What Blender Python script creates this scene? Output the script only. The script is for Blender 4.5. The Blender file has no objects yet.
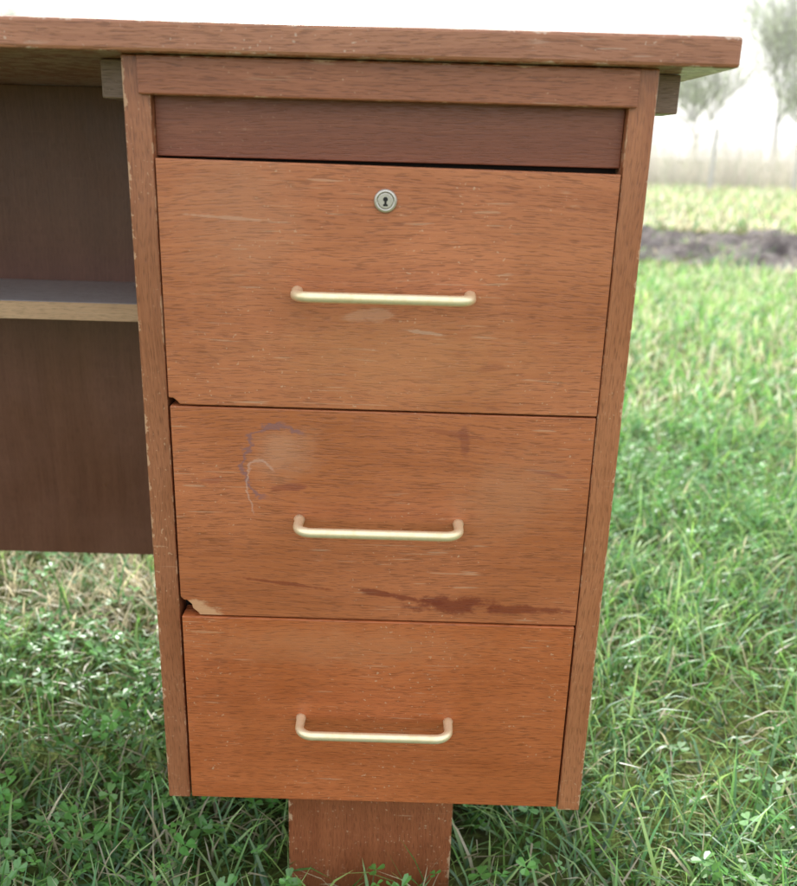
import bpy, bmesh, math, random
import numpy as np
from mathutils import Vector, Matrix
random.seed(5); rng=np.random.default_rng(7)
S=bpy.context.scene
col=S.collection
# ------------------------------------------------------------------ helpers
def link(o,parent=None):
    col.objects.link(o)
    if parent: o.parent=parent
    return o
def empty(name):
    e=bpy.data.objects.new(name,None); return link(e)
class NT:
    def __init__(s,name):
        s.m=bpy.data.materials.new(name); s.m.use_nodes=True
        s.t=s.m.node_tree; s.t.nodes.clear()
        s.out=s.t.nodes.new('ShaderNodeOutputMaterial')
    def n(s,typ,**k):
        x=s.t.nodes.new(typ)
        for a,b in k.items(): setattr(x,a,b)
        return x
    def set(s,node,key,v):
        if hasattr(v,'is_output') : s.t.links.new(v,node.inputs[key])
        elif v is not None: node.inputs[key].default_value=v
    def math(s,op,a,b=None,c=None,clamp=False):
        x=s.n('ShaderNodeMath',operation=op); x.use_clamp=clamp
        s.set(x,0,a); s.set(x,1,b)
        if c is not None: s.set(x,2,c)
        return x.outputs[0]
    def noise(s,vec,scale=1,detail=3,rough=.55,dist=0):
        x=s.n('ShaderNodeTexNoise'); s.set(x,'Vector',vec); s.set(x,'Scale',scale); s.set(x,'Detail',detail); s.set(x,'Roughness',rough); s.set(x,'Distortion',dist)
        return x.outputs['Fac']
    def map(s,vec,scale=(1,1,1),loc=(0,0,0),rot=(0,0,0)):
        x=s.n('ShaderNodeMapping'); s.set(x,'Vector',vec); s.set(x,'Scale',scale); s.set(x,'Location',loc); s.set(x,'Rotation',rot)
        return x.outputs[0]
    def ss(s,v,a,b):
        x=s.n('ShaderNodeMapRange',interpolation_type='SMOOTHSTEP'); s.set(x,0,v); s.set(x,1,a); s.set(x,2,b); s.set(x,3,0.); s.set(x,4,1.)
        return x.outputs[0]
    def mix(s,f,a,b,mode='MIX'):
        x=s.n('ShaderNodeMix',data_type='RGBA',blend_type=mode); 
        s.set(x,0,f)
        s.set(x,6,a if hasattr(a,'is_output') else (*a,1)); s.set(x,7,b if hasattr(b,'is_output') else (*b,1))
        return x.outputs[2]
    def pbr(s,color,rough=.5,metal=0,bump=None,bstr=.2,bdist=.001,spec=.5,coat=0):
        p=s.n('ShaderNodeBsdfPrincipled')
        s.set(p,'Base Color',color if hasattr(color,'is_output') else (*color,1)); s.set(p,'Roughness',rough); s.set(p,'Metallic',metal)
        s.set(p,'Specular IOR Level',spec); s.set(p,'Coat Weight',coat)
        if bump is not None:
            b=s.n('ShaderNodeBump'); s.set(b,'Height',bump); s.set(b,'Strength',bstr); s.set(b,'Distance',bdist)
            s.t.links.new(b.outputs[0],p.inputs['Normal'])
        s.t.links.new(p.outputs[0],s.out.inputs[0]); return p

def wood(name,c1,c2,axis='X',seed=0.,rough=.37,fleck=.5,specks=.4,edges=(),stains=None,blotch=.3,pale=(.62,.42,.27),grime=.3):
    N=NT(name)
    tc=N.n('ShaderNodeTexCoord').outputs['Object']
    def sc(l,a,b):   # l along grain
        return (l,a,b) if axis=='X' else (b,a,l)
    v0=N.map(tc,(1,1,1),(seed*1.7,seed*.9,seed*2.3))
    warp=N.noise(N.map(v0,sc(4,4,6)),1,1)
    wv=N.n('ShaderNodeVectorMath',operation='SCALE'); 
    comb=N.n('ShaderNodeCombineXYZ')
    N.set(comb,'Z' if axis=='X' else 'X',warp); N.set(wv,0,comb.outputs[0]); N.set(wv,'Scale',.028)
    ad=N.n('ShaderNodeVectorMath',operation='ADD'); N.set(ad,0,v0); N.set(ad,1,wv.outputs[0]); v=ad.outputs[0]
    fine=N.noise(N.map(v,sc(9,200,620)),1,4,.70)
    broad=N.noise(N.map(v,sc(1.2,10,34)),1,4,.6)
    fl=N.noise(N.map(v,sc(95,300,1500)),1,1,.5)
    flm=N.ss(fl,.52,.66)
    blot=N.noise(v0,9,4,.6)
    f=N.math('ADD',N.math('MULTIPLY',broad,.45),N.math('MULTIPLY',fine,.55))
    f=N.ss(f,.36,.64)
    c=N.mix(f,c1,c2)
    bl=N.ss(blot,.3,.72)
    c=N.mix(N.math('MULTIPLY',bl,blotch),c,tuple(min(1,x*1.35+.02) for x in c2))
    dk=tuple(x*.42 for x in c1)
    c=N.mix(N.math('MULTIPLY',flm,fleck),c,dk)
    g=N.ss(N.noise(N.map(v0,sc(10,20,26)),1,5,.74),.55,.78)
    c=N.mix(N.math('MULTIPLY',g,grime),c,dk)
    sp=N.ss(N.noise(N.map(v0,(1,1,1),(3,1,5)),360,1,.5),.70,.735)
    spm=N.ss(blot,.42,.58)
    c=N.mix(N.math('MULTIPLY',N.math('MULTIPLY',sp,spm),specks),c,pale)
    scn=N.noise(N.map(v0,(18,300,700),(0,0,0),(0,.35,0)),1,0,.4)
    scm=N.math('MULTIPLY',N.ss(scn,.765,.82),N.ss(blot,.5,.58))
    c=N.mix(N.math('MULTIPLY',scm,specks*.6),c,pale)
    scn=N.noise(N.map(v0,(30,300,420),(4,0,2),(0,-.9,0)),1,0,.4)
    scm=N.math('MULTIPLY',N.ss(scn,.77,.82),N.ss(blot,.46,.55))
    c=N.mix(N.math('MULTIPLY',scm,specks*.6),c,pale)
    sep=N.n('ShaderNodeSeparateXYZ'); N.set(sep,0,tc)
    wn=N.noise(tc,70,4,.75) if edges else None
    for (ax,val,w) in edges:
        d=N.math('ABSOLUTE',N.math('SUBTRACT',sep.outputs[ax],val))
        thr=N.math('MULTIPLY',N.ss(wn,.42,.75),w)
        k=N.ss(N.math('SUBTRACT',thr,d),0.,.0008)
        c=N.mix(N.math('MULTIPLY',k,.75),c,pale)
    if stains:
        nz=N.noise(N.map(tc,(1,1,1.6)),55,4,.65)
        n28=N.noise(tc,28,1,.5)
        for (cx,cz,rx,rz,ang,colr,stg,kind) in stains:
            dx=N.math('SUBTRACT',sep.outputs[0],cx); dz=N.math('SUBTRACT',sep.outputs[2],cz)
            ca,sa=math.cos(ang),math.sin(ang)
            px=N.math('ADD',N.math('MULTIPLY',dx,ca/rx),N.math('MULTIPLY',dz,sa/rx))
            pz=N.math('ADD',N.math('MULTIPLY',dx,-sa/rz),N.math('MULTIPLY',dz,ca/rz))
            d=N.math('SQRT',N.math('ADD',N.math('MULTIPLY',px,px),N.math('MULTIPLY',pz,pz)))
            if kind=='blob':
                d2=N.math('ADD',d,N.math('MULTIPLY',N.math('SUBTRACT',nz,.5),2.8))
                k=N.math('SUBTRACT',1.,N.ss(d2,.5,1.15))
            elif kind=='soft':
                d2=N.math('ADD',d,N.math('MULTIPLY',N.math('SUBTRACT',nz,.5),1.5))
                k=N.math('SUBTRACT',1.,N.ss(d2,.1,1.3))
            else:
                # incomplete arc: only the upper-left part of the outline survives
                d2=N.math('ADD',d,N.math('MULTIPLY',N.math('SUBTRACT',nz,.5),.8))
                r=N.math('ABSOLUTE',N.math('SUBTRACT',d2,1.))
                k=N.math('SUBTRACT',1.,N.ss(r,.015,.075))
                k=N.math('MULTIPLY',k,N.ss(N.math('SUBTRACT',pz,px),-.3,.2))
                k=N.math('MULTIPLY',k,N.ss(n28,.36,.46))
            k=N.math('MULTIPLY',k,stg)
            c=N.mix(k,c,colr)
    h=N.math('SUBTRACT',N.math('MULTIPLY',fine,.6),flm)
    r=N.math('ADD',rough,N.math('MULTIPLY',N.math('SUBTRACT',blot,.5),.4))
    N.pbr(c,r,0,h,.25,.0006,.5)
    return N.m

def box(name,x0,x1,y0,y1,z0,z1,mat,parent,bev=.001,jig=0):
    bm=bmesh.new(); bmesh.ops.create_cube(bm,size=1)
    for v in bm.verts:
        v.co=Vector(((x0+x1)/2+v.co.x*(x1-x0),(y0+y1)/2+v.co.y*(y1-y0),(z0+z1)/2+v.co.z*(z1-z0)))
        if jig: v.co+=Vector((random.uniform(-jig,jig),0,random.uniform(-jig,jig)))
    if bev: bmesh.ops.bevel(bm,geom=bm.edges[:],offset=bev,segments=2,affect='EDGES',profile=.5)
    me=bpy.data.meshes.new(name); bm.to_mesh(me); bm.free(); me.materials.append(mat)
    return link(bpy.data.objects.new(name,me),parent)
def slab(name,pts,y0,y1,mat,parent,bev=.0008):
    bm=bmesh.new()
    vs=[bm.verts.new((x,y0,z)) for x,z in pts]
    f=bm.faces.new(vs)
    r=bmesh.ops.extrude_face_region(bm,geom=[f])
    for v in r['geom']:
        if isinstance(v,bmesh.types.BMVert): v.co.y=y1
    bmesh.ops.recalc_face_normals(bm,faces=bm.faces[:])
    if bev: bmesh.ops.bevel(bm,geom=bm.edges[:],offset=bev,segments=2,affect='EDGES',profile=.5)
    me=bpy.data.meshes.new(name); bm.to_mesh(me); bm.free(); me.materials.append(mat)
    return link(bpy.data.objects.new(name,me),parent)
def sweep(name,pts,rads,mat,parent,seg=16):
    pts=[Vector(p) for p in pts]; V=[];F=[]
    up=Vector((0,0,1))
    for i,p in enumerate(pts):
        t=(pts[min(i+1,len(pts)-1)]-pts[max(i-1,0)]).normalized()
        s=t.cross(up).normalized()
        ra,rb=rads[i]
        for k in range(seg):
            a=2*math.pi*k/seg
            V.append(p+s*math.cos(a)*ra+up*math.sin(a)*rb)
    for i in range(len(pts)-1):
        for k in range(seg):
            a=i*seg+k;b=i*seg+(k+1)%seg
            F.append((a,b,b+seg,a+seg))
    F.append(tuple(range(seg))[::-1]); F.append(tuple(range((len(pts)-1)*seg,len(pts)*seg)))
    me=bpy.data.meshes.new(name); me.from_pydata([tuple(v) for v in V],[],F); me.materials.append(mat)
    me.polygons.foreach_set('use_smooth',[True]*len(F)); me.update()
    return link(bpy.data.objects.new(name,me),parent)

# ------------------------------------------------------------------ materials
red=(.17,.028,.012)
m_d1=wood('oak_drawer_a',(.37,.118,.044),(.48,.172,.070),'X',1,specks=.55,stains=[
    (-.02,.572,.022,.005,.1,(.62,.38,.26),.35,'blob'),(-.125,.64,.03,.0012,-.05,(.62,.40,.28),.5,'blob'),
    (-.12,.645,.05,.06,0,(.46,.22,.12),.35,'soft'),(.0,.54,.12,.04,0,(.54,.24,.10),.4,'soft'),
    (.02,.56,.018,.0015,-.1,(.6,.4,.28),.5,'blob'),(.07,.535,.012,.004,.2,(.26,.07,.03),.4,'blob')])
m_d2=wood('oak_drawer_b',(.35,.105,.036),(.455,.152,.058),'X',4,specks=.55,stains=[
    (.05,.3320,.034,.0085,.02,red,.8,'blob'),(.003,.338,.045,.0032,-.17,red,.75,'blob'),(.11,.3285,.042,.0045,.02,red,.7,'blob'),
    (-.09,.347,.04,.0016,-.12,red,.6,'blob'),(.052,.472,.004,.014,.1,(.18,.04,.03),.4,'blob'),(.035,.482,.03,.0018,-.15,(.18,.04,.03),.35,'blob'),
    (-.085,.432,.016,.003,.1,(.20,.04,.03),.5,'blob'),
    (-.090,.462,.030,.022,.3,(.56,.30,.18),.45,'soft'),
    (-.148,.436,.010,.003,.1,(.22,.05,.035),.4,'blob'),(.12,.45,.02,.0014,-.2,(.22,.05,.035),.5,'blob'),
    (-.092,.450,.030,.034,.2,(.24,.115,.115),.8,'ring'),
    (-.105,.425,.014,.028,.2,(.58,.38,.30),.45,'ring'),
    (-.160,.3175,.020,.011,-.35,(.60,.33,.18),.95,'blob'),(-.168,.348,.014,.0015,0,(.25,.09,.04),.5,'blob'),
    (.09,.43,.05,.04,.3,(.48,.23,.12),.35,'soft')])
m_d3=wood('oak_drawer_c',(.36,.094,.027),(.465,.138,.044),'X',9,specks=.55,stains=[
    (-.15,.27,.012,.0035,.3,(.24,.07,.03),.35,'blob'),(-.155,.30,.02,.0015,0,(.6,.36,.2),.4,'blob'),
    (-.05,.29,.13,.022,0,(.48,.20,.09),.45,'soft')])
m_rail=wood('oak_rail',(.24,.078,.034),(.34,.124,.058),'X',13,edges=((2,.747,.002),(2,.7218,.0015)))
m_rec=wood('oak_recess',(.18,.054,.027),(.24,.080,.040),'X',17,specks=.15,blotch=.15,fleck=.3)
m_top=wood('oak_top',(.28,.105,.052),(.40,.175,.095),'X',21,edges=((2,.768,.0035),(2,.748,.0025)),pale=(.6,.46,.36),rough=.34,specks=.6)
m_side=wood('oak_side',(.25,.086,.036),(.36,.140,.064),'Z',25,specks=.6,edges=((0,-.199,.0045),(0,-.180,.0015),(0,.173,.003),(2,.128,.006)),pale=(.58,.36,.22))
m_side2=wood('oak_side_right',(.30,.103,.042),(.42,.165,.073),'Z',29,edges=((0,.173,.004),(0,.154,.0015),(2,.1255,.006)),pale=(.6,.4,.25))
m_leg=wood('oak_leg',(.21,.060,.024),(.33,.11,.045),'Z',33,edges=((0,-.095,.007),(0,.0615,.006)),specks=.7)
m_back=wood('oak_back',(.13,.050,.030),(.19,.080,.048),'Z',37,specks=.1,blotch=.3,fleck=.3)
m_shelf=wood('oak_shelf_sheen',(.52,.52,.56),(.64,.65,.70),'X',41,specks=.2,rough=.32,fleck=.3)  # bluish-pale colour puts the sky's reflection on the shelf into the wood
m_bat=wood('batten_wood',(.19,.12,.085),(.27,.18,.13),'X',45,specks=.3)
m_raw=wood('raw_edge',(.54,.33,.19),(.66,.45,.28),'X',43,fleck=.4)
m_dark=NT('carcass_dark'); m_dark.pbr((.02,.012,.008),.8); m_dark=m_dark.m
N=NT('satin_brass'); tc=N.n('ShaderNodeTexCoord').outputs['Object']
nz=N.noise(tc,140,3,.6); N.pbr(N.mix(N.ss(nz,.4,.75),(.97,.84,.58),(.90,.74,.46)),N.math('ADD',.34,N.math('MULTIPLY',nz,.15)),.6,nz,.05,.0003); m_brass=N.m
N=NT('lock_steel'); tc=N.n('ShaderNodeTexCoord').outputs['Object']
nz=N.noise(tc,300,4,.6); N.pbr(N.mix(nz,(.40,.38,.34),(.66,.63,.58)),.33,.9); m_lock=N.m
N=NT('lock_hole'); N.pbr((.01,.009,.008),.7); m_hole=N.m

# ------------------------------------------------------------------ desk
desk=empty('wooden_desk')
box('tabletop',-1.30,.222,.645,1.32,.748,.768,m_top,desk,.0025)
def arc_handle(cx,z,yf,tag):
    h=.0638; p=.0255; r=.012; pts=[];rd=[]
    xl=cx-h; xr=cx+h; yb=yf-p
    pts.append((xl-.0003,yf+.001,z)); rd.append((.0046,.0044))
    pts.append((xl,yf-.003,z)); rd.append((.0040,.0040))
    for i in range(9):
        a=math.pi/2*i/8
        pts.append((xl+r-r*math.cos(a),yb+r-r*math.sin(a),z)); rd.append((.0037,.0039))
    for i in range(1,8):
        t=i/8; pts.append((xl+r+(xr-xl-2*r)*t,yb,z)); rd.append((.0036,.0039))
    for i in range(9):
        a=math.pi/2*(1-i/8)
        pts.append((xr-r+r*math.cos(a),yb+r-r*math.sin(a),z)); rd.append((.0037,.0039))
    pts.append((xr,yf-.003,z)); rd.append((.0040,.0040))
    pts.append((xr+.0003,yf+.001,z)); rd.append((.0046,.0044))
    sweep('handle_'+tag,pts,rd,m_brass,desk)
def cyl(name,cx,cz,y0,prof,mat):
    seg=40;V=[];F=[]
    for r,dy in prof:
        for k in range(seg):
            a=2*math.pi*k/seg; V.append((cx+r*math.cos(a),y0+dy,cz+r*math.sin(a)))
    for i in range(len(prof)-1):
        for k in range(seg):
            a=i*seg+k;b=i*seg+(k+1)%seg; F.append((a,b,b+seg,a+seg))
    F.append(tuple(range((len(prof)-1)*seg,len(prof)*seg)))
    me=bpy.data.meshes.new(name); me.from_pydata(V,[],F); me.materials.append(mat); me.update()
    bm=bmesh.new(); bm.from_mesh(me); bmesh.ops.recalc_face_normals(bm,faces=bm.faces[:]); bm.to_mesh(me); bm.free()
    return link(bpy.data.objects.new(name,me),desk)
def pedestal(dx,tag):
    yf=.660
    box('side_panel_'+tag+'a',-.199+dx,-.180+dx,yf,1.10,.128,.7475,m_side,desk,.0012,.0004)
    box('side_panel_'+tag+'b',.154+dx,.173+dx,yf,1.10,.1255,.7475,m_side2,desk,.0012,.0004)
    box('top_rail_'+tag,-.187+dx,.1587+dx,yf-.0045,yf+.012,.7218,.7472,m_rail,desk,.0012)
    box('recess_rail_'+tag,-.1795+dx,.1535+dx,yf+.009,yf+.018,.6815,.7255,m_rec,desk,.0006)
    box('carcass_'+tag,-.1795+dx,.1535+dx,yf+.022,1.095,.136,.744,m_dark,desk,0)
    x0=-.1783+dx; x1=.1526+dx
    slab('drawer_front_1'+tag,[(x0,.6800),(x0,.5040),(x0+.0035,.5038),(x0+.0065,.5015),(x0+.0085,.4988),(x1,.4982),(x1,.6775)],yf-.002,yf+.018,m_d1,desk)
    slab('drawer_front_2'+tag,[(x0+.0005,.4972),(x0+.0005,.3320),(x0+.0035,.3290),(x0+.0055,.3292),(x0+.0095,.3255),(x0+.0105,.3215),(x0+.0145,.3180),(x0+.016,.3156),(x1,.3152),(x1,.4966)],yf-.0015,yf+.018,m_d2,desk)
    slab('drawer_front_3'+tag,[(x0+.001,.3144),(x0+.001,.1312),(x1-.0012,.1305),(x1-.0008,.3138)],yf-.0025,yf+.018,m_d3,desk)
    for z,i in ((.5885,'1'),(.405,'2'),(.218,'3')): arc_handle(-.0141+dx,z,yf-.002,i+tag)
    cx=-.0142+dx;cz=.655;y0=yf-.002
    cyl('lock_rim_'+tag,cx,cz,y0,[(.0084,0.0005),(.0084,-.0012),(.0078,-.0020),(.0066,-.0022),(.0058,-.0016),(.0057,-.0006)],m_lock)
    cyl('lock_barrel_'+tag,cx,cz,y0,[(.0054,0.0),(.0054,-.0017),(.0050,-.0020)],m_lock)
    cyl('keyhole_top_'+tag,cx,cz+.0012,y0-.0021,[(.0017,.0002),(.0017,-.0001)],m_hole)
    box('keyhole_slot_'+tag,cx-.0008,cx+.0008,y0-.0023,y0-.0018,cz-.0034,cz+.001,m_hole,desk,0)
    box('keyhole_foot_'+tag,cx-.0016,cx+.0016,y0-.00235,y0-.0018,cz-.0036,cz-.0022,m_hole,desk,0)
    box('foot_'+tag,-.095+dx,.0615+dx,.690,.725,-.03,.1355,m_leg,desk,.0015)
    box('foot_rear_'+tag,-.095+dx,.0615+dx,1.03,1.065,-.03,.1355,m_leg,desk,.0015)
    box('batten_'+tag+'a',-.226+dx,-.1995+dx,.70,.74,.7205,.7475,m_bat,desk,.001)
    box('batten_'+tag+'b',.1735+dx,.199+dx,.70,.74,.7205,.7475,m_bat,desk,.001)
pedestal(0,'r'); pedestal(-1.05,'l')
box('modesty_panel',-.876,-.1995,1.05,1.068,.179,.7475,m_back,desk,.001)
box('shelf',-.876,-.1997,.902,1.0495,.515,.5335,m_shelf,desk,.0008)
box('shelf_lipping',-.876,-.1997,.8995,.9015,.5152,.5333,m_raw,desk,.0004)

# ------------------------------------------------------------------ ground
def sn(x,y,f,s):
    return (np.sin(x*f+s)*np.cos(y*f*1.13+s*2.1)+.6*np.sin(x*f*2.3-y*f*1.7+s*3.3)+.4*np.sin(x*f*4.1+y*f*4.7+s))/2.0
def gh(x,y):
    return .012*sn(x,y,2.1,1.)*np.clip((np.hypot(x,y-.7)-.3)/2,0,1)
def gridmesh(name,xs,ys,hf,mat):
    X,Y=np.meshgrid(xs,ys); Z=hf(X,Y); nx,ny=len(xs),len(ys)
    V=np.stack([X,Y,Z],-1).reshape(-1,3)
    i=np.arange(nx*ny).reshape(ny,nx)
    Fq=np.stack([i[:-1,:-1],i[:-1,1:],i[1:,1:],i[1:,:-1]],-1).reshape(-1,4)
    me=bpy.data.meshes.new(name); me.from_pydata(V.tolist(),[],Fq.tolist()); me.materials.append(mat)
    me.polygons.foreach_set('use_smooth',[True]*len(Fq)); me.update()
    return link(bpy.data.objects.new(name,me))
N=NT('meadow_soil'); tc=N.n('ShaderNodeTexCoord').outputs['Object']
a=N.noise(tc,1.3,4,.6); b=N.noise(tc,45,4,.7); c_=N.noise(tc,.25,3,.6)
c=N.mix(N.ss(a,.35,.65),(.09,.12,.03),(.15,.19,.06)); c=N.mix(N.math('MULTIPLY',N.ss(b,.42,.6),.8),c,(.04,.035,.018))
c=N.mix(N.math('MULTIPLY',N.ss(c_,.45,.65),.5),c,(.30,.30,.13))
N.pbr(c,.9,0,b,.6,.02,.1); m_ground=N.m
xs=np.concatenate([np.array([-400,-200,-100,-50,-25]),np.linspace(-12,16,113),np.array([25,50,100,200,400])])
ys=np.concatenate([np.array([-300,-100,-30,-10]),np.linspace(-4,24,113),np.array([30,40,60,100,200,500])])
gridmesh('ground',xs,ys,lambda x,y:gh(x,y)*(np.abs(x)<20)*(np.abs(y)<26),m_ground)
N=NT('mud'); tc=N.n('ShaderNodeTexCoord').outputs['Object']
a=N.noise(tc,3,5,.7); b=N.noise(tc,22,5,.7)
c=N.mix(N.ss(a,.4,.6),(.12,.10,.10),(.30,.27,.26)); c=N.mix(N.math('MULTIPLY',N.ss(b,.5,.65),.7),c,(.05,.04,.038))
N.pbr(c,.75,0,b,1.,.05,.3); m_mud=N.m
def mudh(x,y):
    e0=5.6+.3*np.sin(x*1.1)+.2*np.sin(x*3.7+1); e1=9.2+.4*np.sin(x*.8+2)+.2*np.sin(x*4.1)
    m=np.clip(np.minimum(y-e0,e1-y)/.4,0,1)
    h=.05*sn(x,y,5,3.)+.06*sn(x,y,11,5.)+.045*sn(x,y,24,2.)
    ruts=-.07*np.exp(-((y-6.6)/.25)**2)-.07*np.exp(-((y-8.2)/.25)**2)
    return -.05+m*(.10+h+ruts)
gridmesh('dirt_track',np.linspace(-12,18,460),np.linspace(5.0,10.0,120),mudh,m_mud)

# ------------------------------------------------------------------ vegetation
def leafmat(name,trans=.45,val=1.4):
    N=NT(name); at=N.n('ShaderNodeAttribute',attribute_name='Col').outputs['Color']
    p=N.n('ShaderNodeBsdfDiffuse'); N.set(p,'Color',at)
    g=N.n('ShaderNodeBsdfGlossy'); N.set(g,'Roughness',.42); N.set(g,'Color',(.9,.95,1,1))
    t=N.n('ShaderNodeBsdfTranslucent'); hs=N.n('ShaderNodeHueSaturation'); N.set(hs,'Color',at); N.set(hs,'Value',val); N.set(hs,'Saturation',1.0); N.set(t,'Color',hs.outputs[0])
    mx=N.n('ShaderNodeMixShader'); N.set(mx,0,trans); N.set(mx,1,p.outputs[0]); N.set(mx,2,t.outputs[0])
    m2=N.n('ShaderNodeMixShader'); N.set(m2,0,.07); N.set(m2,1,mx.outputs[0]); N.set(m2,2,g.outputs[0])
    N.t.links.new(m2.outputs[0],N.out.inputs[0]); return N.m
m_leaf=leafmat('grass_blade'); m_clover=leafmat('clover_leaf',.35); m_reed=leafmat('dry_reed',.4,1.1)
def rawmesh(name,V,C,loopv,lstart,ltot,mat,smooth=True):
    me=bpy.data.meshes.new(name)
    me.vertices.add(len(V)); me.vertices.foreach_set('co',V.astype(np.float32).ravel())
    me.loops.add(len(loopv)); me.loops.foreach_set('vertex_index',loopv.astype(np.int32))
    me.polygons.add(len(lstart)); me.polygons.foreach_set('loop_start',lstart.astype(np.int32)); me.polygons.foreach_set('loop_total',ltot.astype(np.int32))
    me.polygons.foreach_set('use_smooth',np.full(len(lstart),smooth))
    me.update(calc_edges=True)
    a=me.attributes.new('Col','FLOAT_COLOR','POINT')
    a.data.foreach_set('color',np.concatenate([C,np.ones((len(C),1))],1).astype(np.float32).ravel())
    me.materials.append(mat); me.validate()
    return link(bpy.data.objects.new(name,me))
def blades(x,y,z,L,W,bend,colr,tipk=1.4,basek=.40):  # base-to-tip tint; default dark base puts shade deep in the grass into colour
    n=len(x); th=rng.uniform(0,2*np.pi,n); ph=th+rng.normal(0,.6,n)
    dx,dy=np.cos(th),np.sin(th); sx,sy=-np.sin(ph),np.cos(ph)
    V=np.zeros((n,7,3)); C=np.zeros((n,7,3))
    lean0=rng.uniform(0,.6,n)
    px=x.copy();py=y.copy();pz=z.copy()
    idx=0
    for k in range(4):
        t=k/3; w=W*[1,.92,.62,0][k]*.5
        if k>0:
            ang=lean0+bend*(k-.5)/3
            px=px+dx*np.sin(ang)*L/3; py=py+dy*np.sin(ang)*L/3; pz=pz+np.cos(ang)*L/3
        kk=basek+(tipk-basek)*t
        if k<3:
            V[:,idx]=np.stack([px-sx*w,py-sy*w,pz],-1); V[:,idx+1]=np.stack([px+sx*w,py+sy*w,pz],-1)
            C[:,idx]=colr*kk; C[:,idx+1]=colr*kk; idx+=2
        else:
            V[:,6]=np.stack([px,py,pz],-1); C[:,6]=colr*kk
    V[:,:,2]=np.maximum(V[:,:,2],.002)
    C=np.minimum(C,.85)
    base=(np.arange(n)*7)[:,None]
    lv=(base+np.array([0,1,3,2,2,3,5,4,4,5,6])[None]).ravel()
    lt=np.tile([4,4,3],n); ls=np.concatenate([[0],np.cumsum(lt)[:-1]])
    return V.reshape(-1,3),C.reshape(-1,3),lv,ls,lt
def merge(parts):
    vo=0;lo=0;A=[[],[],[],[],[]]
    for V,C,lv,ls,lt in parts:
        A[0].append(V);A[1].append(C);A[2].append(lv+vo);A[3].append(ls+lo);A[4].append(lt); vo+=len(V);lo+=len(lv)
    return [np.concatenate(a) for a in A]
G=np.array([[.09,.25,.05],[.16,.35,.075],[.25,.44,.11],[.34,.51,.16],[.13,.31,.13]])
def gcol(x,y,dryb=0.):
    n=len(x); c=G[rng.integers(0,5,n)]*rng.uniform(.6,1.35,(n,1))
    patch=sn(x,y,1.4,.7)+.5*sn(x,y,4.,2.)
    d=rng.uniform(0,1,n)<np.clip(.07+dryb+.28*np.clip(patch-.1,0,1),0,.9)
    dry=np.array([.62,.55,.38])*rng.uniform(.6,1.2,(n,1))
    c[d]=dry[d]
    return c
parts=[]
# near
n=80000; x=rng.uniform(-1.3,1.7,n); y=rng.uniform(.34,2.3,n)
k=~((x>-.1)&(x<.067)&(y>.684)&(y<.73)); k&=~((x>-.1)&(x<.067)&(y>1.02)&(y<1.07)); x=x[k];y=y[k]
tuft=sn(x,y,9,1.3)
keep=rng.uniform(0,1,len(x))<np.clip(.8+.5*tuft,.4,1); x=x[keep];y=y[keep];tuft=tuft[keep];n=len(x)
L=rng.gamma(4.5,.012,n)*(1+.45*tuft)+.010; L=np.clip(L,.02,.14)
under=(y>.50)&(y<1.15)&(x<.2); L=np.where(under,np.minimum(L,.085),L)
dr=np.where((y>1.12)&(y<2.3)&(x<.1),.65,np.where((y>.62)&(y<1.15)&(x<.1),.08,0.))
cg=gcol(x,y,dr)
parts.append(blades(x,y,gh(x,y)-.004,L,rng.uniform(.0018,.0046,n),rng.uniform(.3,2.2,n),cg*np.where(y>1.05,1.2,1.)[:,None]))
# mid
n=85000; x=rng.uniform(-3.5,5.2,n); y=rng.uniform(2.2,6.0,n)
tuft=sn(x,y,5,2.3); L=rng.gamma(5,.012,n)*(1+.4*tuft)+.015
k=(y<5.5+.2*np.sin(x*1.1))|(rng.uniform(0,1,n)<.2); x,y,L,tuft=x[k],y[k],L[k],tuft[k];n=len(x)
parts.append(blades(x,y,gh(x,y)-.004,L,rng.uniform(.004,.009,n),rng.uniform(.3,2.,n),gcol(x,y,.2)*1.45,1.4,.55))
# far
n=36000; x=rng.uniform(-10,16,n); y=9.0+rng.uniform(0,1,n)**1.3*16
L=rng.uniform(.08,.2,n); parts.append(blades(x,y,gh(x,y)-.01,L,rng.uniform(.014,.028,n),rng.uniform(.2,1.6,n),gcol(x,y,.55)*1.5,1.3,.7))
# tufts in mud + edges
n=9000; cx=rng.uniform(-12,18,240); cy=rng.uniform(5.3,9.6,240); i=rng.integers(0,240,n); x=cx[i]+rng.normal(0,.14,n); y=cy[i]+rng.normal(0,.09,n)
parts.append(blades(x,y,np.zeros(n),rng.uniform(.06,.16,n),rng.uniform(.005,.01,n),rng.uniform(.3,1.8,n),gcol(x,y,.25)*1.2))
# behind the camera
n=9000; x=rng.uniform(-3,3,n); y=rng.uniform(-2.5,.34,n)
parts.append(blades(x,y,gh(x,y)-.004,rng.uniform(.04,.09,n),rng.uniform(.005,.009,n),rng.uniform(.3,2,n),gcol(x,y)))
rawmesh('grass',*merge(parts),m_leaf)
# dead stems lying flat
n=20000; x=rng.uniform(-1.3,2.2,n); y=rng.uniform(.4,3.5,n)
k=~((x>-.1)&(x<.067)&(y>.60)&(y<.74)); x,y=x[k],y[k]; n=len(x)
V,C,lv,ls,lt=blades(x,y,gh(x,y)+rng.uniform(.002,.04,n),rng.uniform(.03,.09,n),rng.uniform(.001,.0028,n),rng.uniform(.0,.3,n),np.array([.48,.42,.27])*rng.uniform(.5,1.2,(n,1)),1,.8)
Vr=V.reshape(n,7,3); z0=Vr[:,0:1,2]; Vr[:,:,2]=z0+(Vr[:,:,2]-z0)*rng.uniform(.0,.25,(n,1))
rawmesh('dry_grass',Vr.reshape(-1,3),C,lv,ls,lt,m_reed)
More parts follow.
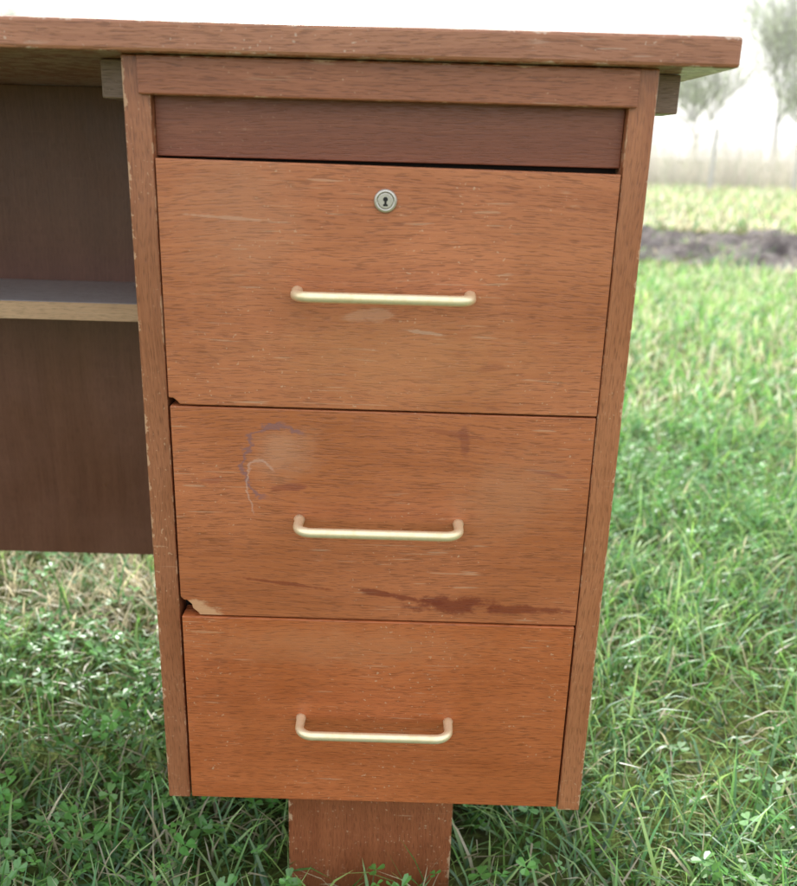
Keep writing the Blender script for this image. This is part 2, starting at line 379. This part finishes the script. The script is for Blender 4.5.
# clover
T=[];poly=[]
for q in range(3):
    a0=q*2*math.pi/3
    prof=[(0,0),(.45,-.34),(.85,-.48),(1.08,-.22),(.98,0),(1.08,.22),(.85,.48),(.45,.34)]
    for r,s in prof:
        zz=.10*r+.25*abs(s)
        T.append((r*math.cos(a0)-s*math.sin(a0),r*math.sin(a0)+s*math.cos(a0),zz))
    b=q*8
    poly+= [(b,b+1,b+2,b+3,b+4),(b,b+4,b+5,b+6,b+7)]
T=np.array(T)
n=30000; x=rng.uniform(-1.1,1.6,n); y=rng.uniform(.35,2.8,n)
w=sn(x,y,3.1,4.)+.5*sn(x,y,7.,1.)
k=(rng.uniform(0,1,n)<np.clip(.38+.8*w,.05,1))&~((x>-.12)&(x<.085)&(y>.66)&(y<.75))&~((y>1.12)&(x<0)&(rng.uniform(0,1,n)<.75)); x,y=x[k],y[k]; n=len(x)
r=rng.uniform(.005,.0115,n); z=gh(x,y)+rng.uniform(.012,.062,n)
rot=rng.uniform(0,6.28,n); tx=rng.normal(0,.38,n); ty=rng.normal(0,.38,n)
P=T[None]*r[:,None,None]
ca,sa=np.cos(rot)[:,None],np.sin(rot)[:,None]
X=P[:,:,0]*ca-P[:,:,1]*sa; Y=P[:,:,0]*sa+P[:,:,1]*ca; Z=P[:,:,2]+X*np.sin(tx)[:,None]+Y*np.sin(ty)[:,None]
V=np.stack([X+x[:,None],Y+y[:,None],Z+z[:,None]],-1).reshape(-1,3)
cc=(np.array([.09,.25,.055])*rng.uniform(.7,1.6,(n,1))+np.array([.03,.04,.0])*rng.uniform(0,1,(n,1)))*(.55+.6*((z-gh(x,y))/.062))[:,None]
rad=np.hypot(T[:,0],T[:,1]); shade=np.where(np.abs(rad-.55)<.2,1.25,1.0)
C=(cc[:,None,:]*shade[None,:,None]).reshape(-1,3)
lv=(np.array([v for p in poly for v in p])[None]+(np.arange(n)*24)[:,None]).ravel()
lt=np.tile([5]*6,n); ls=np.arange(len(lt))*5
rawmesh('clover',V,C,lv,ls,lt,m_clover,False)
# reeds
n=20000; x=rng.uniform(-20,28,n); y=rng.uniform(22,29,n)
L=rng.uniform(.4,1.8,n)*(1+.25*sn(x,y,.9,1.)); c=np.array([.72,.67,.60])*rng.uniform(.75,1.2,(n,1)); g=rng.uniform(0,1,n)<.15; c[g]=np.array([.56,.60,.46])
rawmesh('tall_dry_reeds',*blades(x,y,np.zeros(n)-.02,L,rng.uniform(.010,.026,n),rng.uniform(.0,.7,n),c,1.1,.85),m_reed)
# trees: distance haze is put into the pale bark and leaf colours
N=NT('hazed_bark'); N.pbr((.56,.55,.55),.9); m_bark=N.m
m_tleaf=leafmat('hazed_foliage',.5,1.1)
def tree(x0,y0,H,seed,leafy=1.):
    R=random.Random(seed); segs=[];tips=[]
    def grow(p,d,L,r,lev):
        q=p
        for i in range(3):
            d=(d+Vector((R.uniform(-.18,.18),R.uniform(-.18,.18),R.uniform(-.05,.14)))).normalized()
            q2=q+d*L/3; segs.append((q,q2,r*(1-i*.2),r*(1-(i+1)*.2))); q=q2
            if lev<4 and (lev>0 or i>0):
                for _ in range(2 if lev<3 else 1):
                    a=R.uniform(0,6.28); s=Vector((math.cos(a),math.sin(a),R.uniform(.2,.9))).normalized()
                    grow(q,(d*.5+s*.8).normalized(),L*R.uniform(.58,.82),r*.5,lev+1)
            if lev>=2: tips.append(q.copy())
        if lev<3: grow(q,d,L*.78,r*.55,lev+1)
    grow(Vector((x0,y0,-.1)),Vector((0,0,1)),H*.34,H*.013,0)
    V=[];F=[];C=[];mi=[]
    for a,b,ra,rb in segs:
        t=(b-a).normalized(); s=t.orthogonal().normalized(); u=t.cross(s); o=len(V)
        for p,r in ((a,ra),(b,rb)):
            for k in range(4):
                an=math.pi/2*k; V.append(tuple(p+(s*math.cos(an)+u*math.sin(an))*max(r,.010))); C.append((.4,.4,.4))
        for k in range(4): F.append((o+k,o+(k+1)%4,o+4+(k+1)%4,o+4+k)); mi.append(0)
    for tp in tips:
        for _ in range(int(R.choice([0,0,1,2,4])*leafy)):
            p=tp+Vector((R.gauss(0,.3),R.gauss(0,.3),R.gauss(0,.25)))
            s=Vector((R.uniform(-1,1),R.uniform(-1,1),R.uniform(-1,1))).normalized(); u=s.orthogonal().normalized(); z=R.uniform(.05,.10); o=len(V)
            V+= [tuple(p-s*z),tuple(p+u*z*.6),tuple(p+s*z),tuple(p-u*z*.6)]
            g=R.uniform(.85,1.15); C+=[(.55*g,.63*g,.42*g)]*4; F.append((o,o+1,o+2,o+3)); mi.append(1)  # leaf green paled to carry the distance haze
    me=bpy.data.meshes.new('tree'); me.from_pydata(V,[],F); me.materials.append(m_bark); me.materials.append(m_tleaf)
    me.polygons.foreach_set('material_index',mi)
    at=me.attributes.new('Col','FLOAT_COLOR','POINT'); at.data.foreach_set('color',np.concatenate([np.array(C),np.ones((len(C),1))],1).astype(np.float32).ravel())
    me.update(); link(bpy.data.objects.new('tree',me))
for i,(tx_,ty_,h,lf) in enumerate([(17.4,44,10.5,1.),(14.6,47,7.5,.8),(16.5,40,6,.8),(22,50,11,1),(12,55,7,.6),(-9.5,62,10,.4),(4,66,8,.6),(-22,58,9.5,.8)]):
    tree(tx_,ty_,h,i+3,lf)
# fence
fence=empty('wire_fence')
N=NT('weathered_post'); N.pbr((.60,.59,.57),.9); m_post=N.m
for i in range(18):
    xx=-14+i*1.9; box('post_%d'%i,xx-.035,xx+.035,20.95,21.05,-.1,1.25+.1*math.sin(i*3.),m_post,fence,.01)
for j,zz in enumerate((.5,.85,1.15)): box('wire_%d'%j,-14,18.3,20.94,20.944,zz,zz+.004,m_post,fence,0)

# ------------------------------------------------------------------ light
W=bpy.data.worlds.new('World'); S.world=W; W.use_nodes=True; t=W.node_tree; t.nodes.clear()
sd=Vector((-.20,1.0,.85)).normalized()
sky=t.nodes.new('ShaderNodeTexSky'); sky.sky_type='NISHITA'; sky.sun_disc=False; sky.sun_elevation=math.asin(sd.z); sky.sun_rotation=math.atan2(sd.x,sd.y)
sky.dust_density=4; sky.air_density=1.2
mx=t.nodes.new('ShaderNodeMix'); mx.data_type='RGBA'; mx.inputs[0].default_value=.7; t.links.new(sky.outputs[0],mx.inputs[6]); mx.inputs[7].default_value=(13.8,13.9,14.2,1)
bg=t.nodes.new('ShaderNodeBackground'); bg.inputs[1].default_value=.15; t.links.new(mx.outputs[2],bg.inputs[0])
o=t.nodes.new('ShaderNodeOutputWorld'); t.links.new(bg.outputs[0],o.inputs[0])
L_=bpy.data.lights.new('sun','SUN'); L_.energy=5; L_.angle=math.radians(3); L_.color=(1,.95,.86)
so=link(bpy.data.objects.new('sun',L_)); so.rotation_euler=sd.to_track_quat('Z','Y').to_euler(); so.location=(0,5,6)
# ------------------------------------------------------------------ camera
th=math.radians(18.3); ph=math.radians(1.62)
F=Vector((0,math.cos(th),-math.sin(th))); r0=Vector((1,0,0)); u0=Vector((0,math.sin(th),math.cos(th)))
r=r0*math.cos(ph)+u0*math.sin(ph); u=-r0*math.sin(ph)+u0*math.cos(ph)
M=Matrix((( r.x,u.x,-F.x,0),(r.y,u.y,-F.y,0),(r.z,u.z,-F.z,.69),(0,0,0,1)))
cd=bpy.data.cameras.new('camera'); co=link(bpy.data.objects.new('camera',cd)); co.matrix_world=M
cd.sensor_fit='HORIZONTAL'; cd.sensor_width=36; cd.lens=40.02; cd.clip_start=.02; cd.clip_end=1500
cd.dof.use_dof=True; cd.dof.focus_distance=.74; cd.dof.aperture_fstop=7.1
S.camera=co
S.view_settings.view_transform='Standard'; S.view_settings.look='None'; S.view_settings.exposure=0
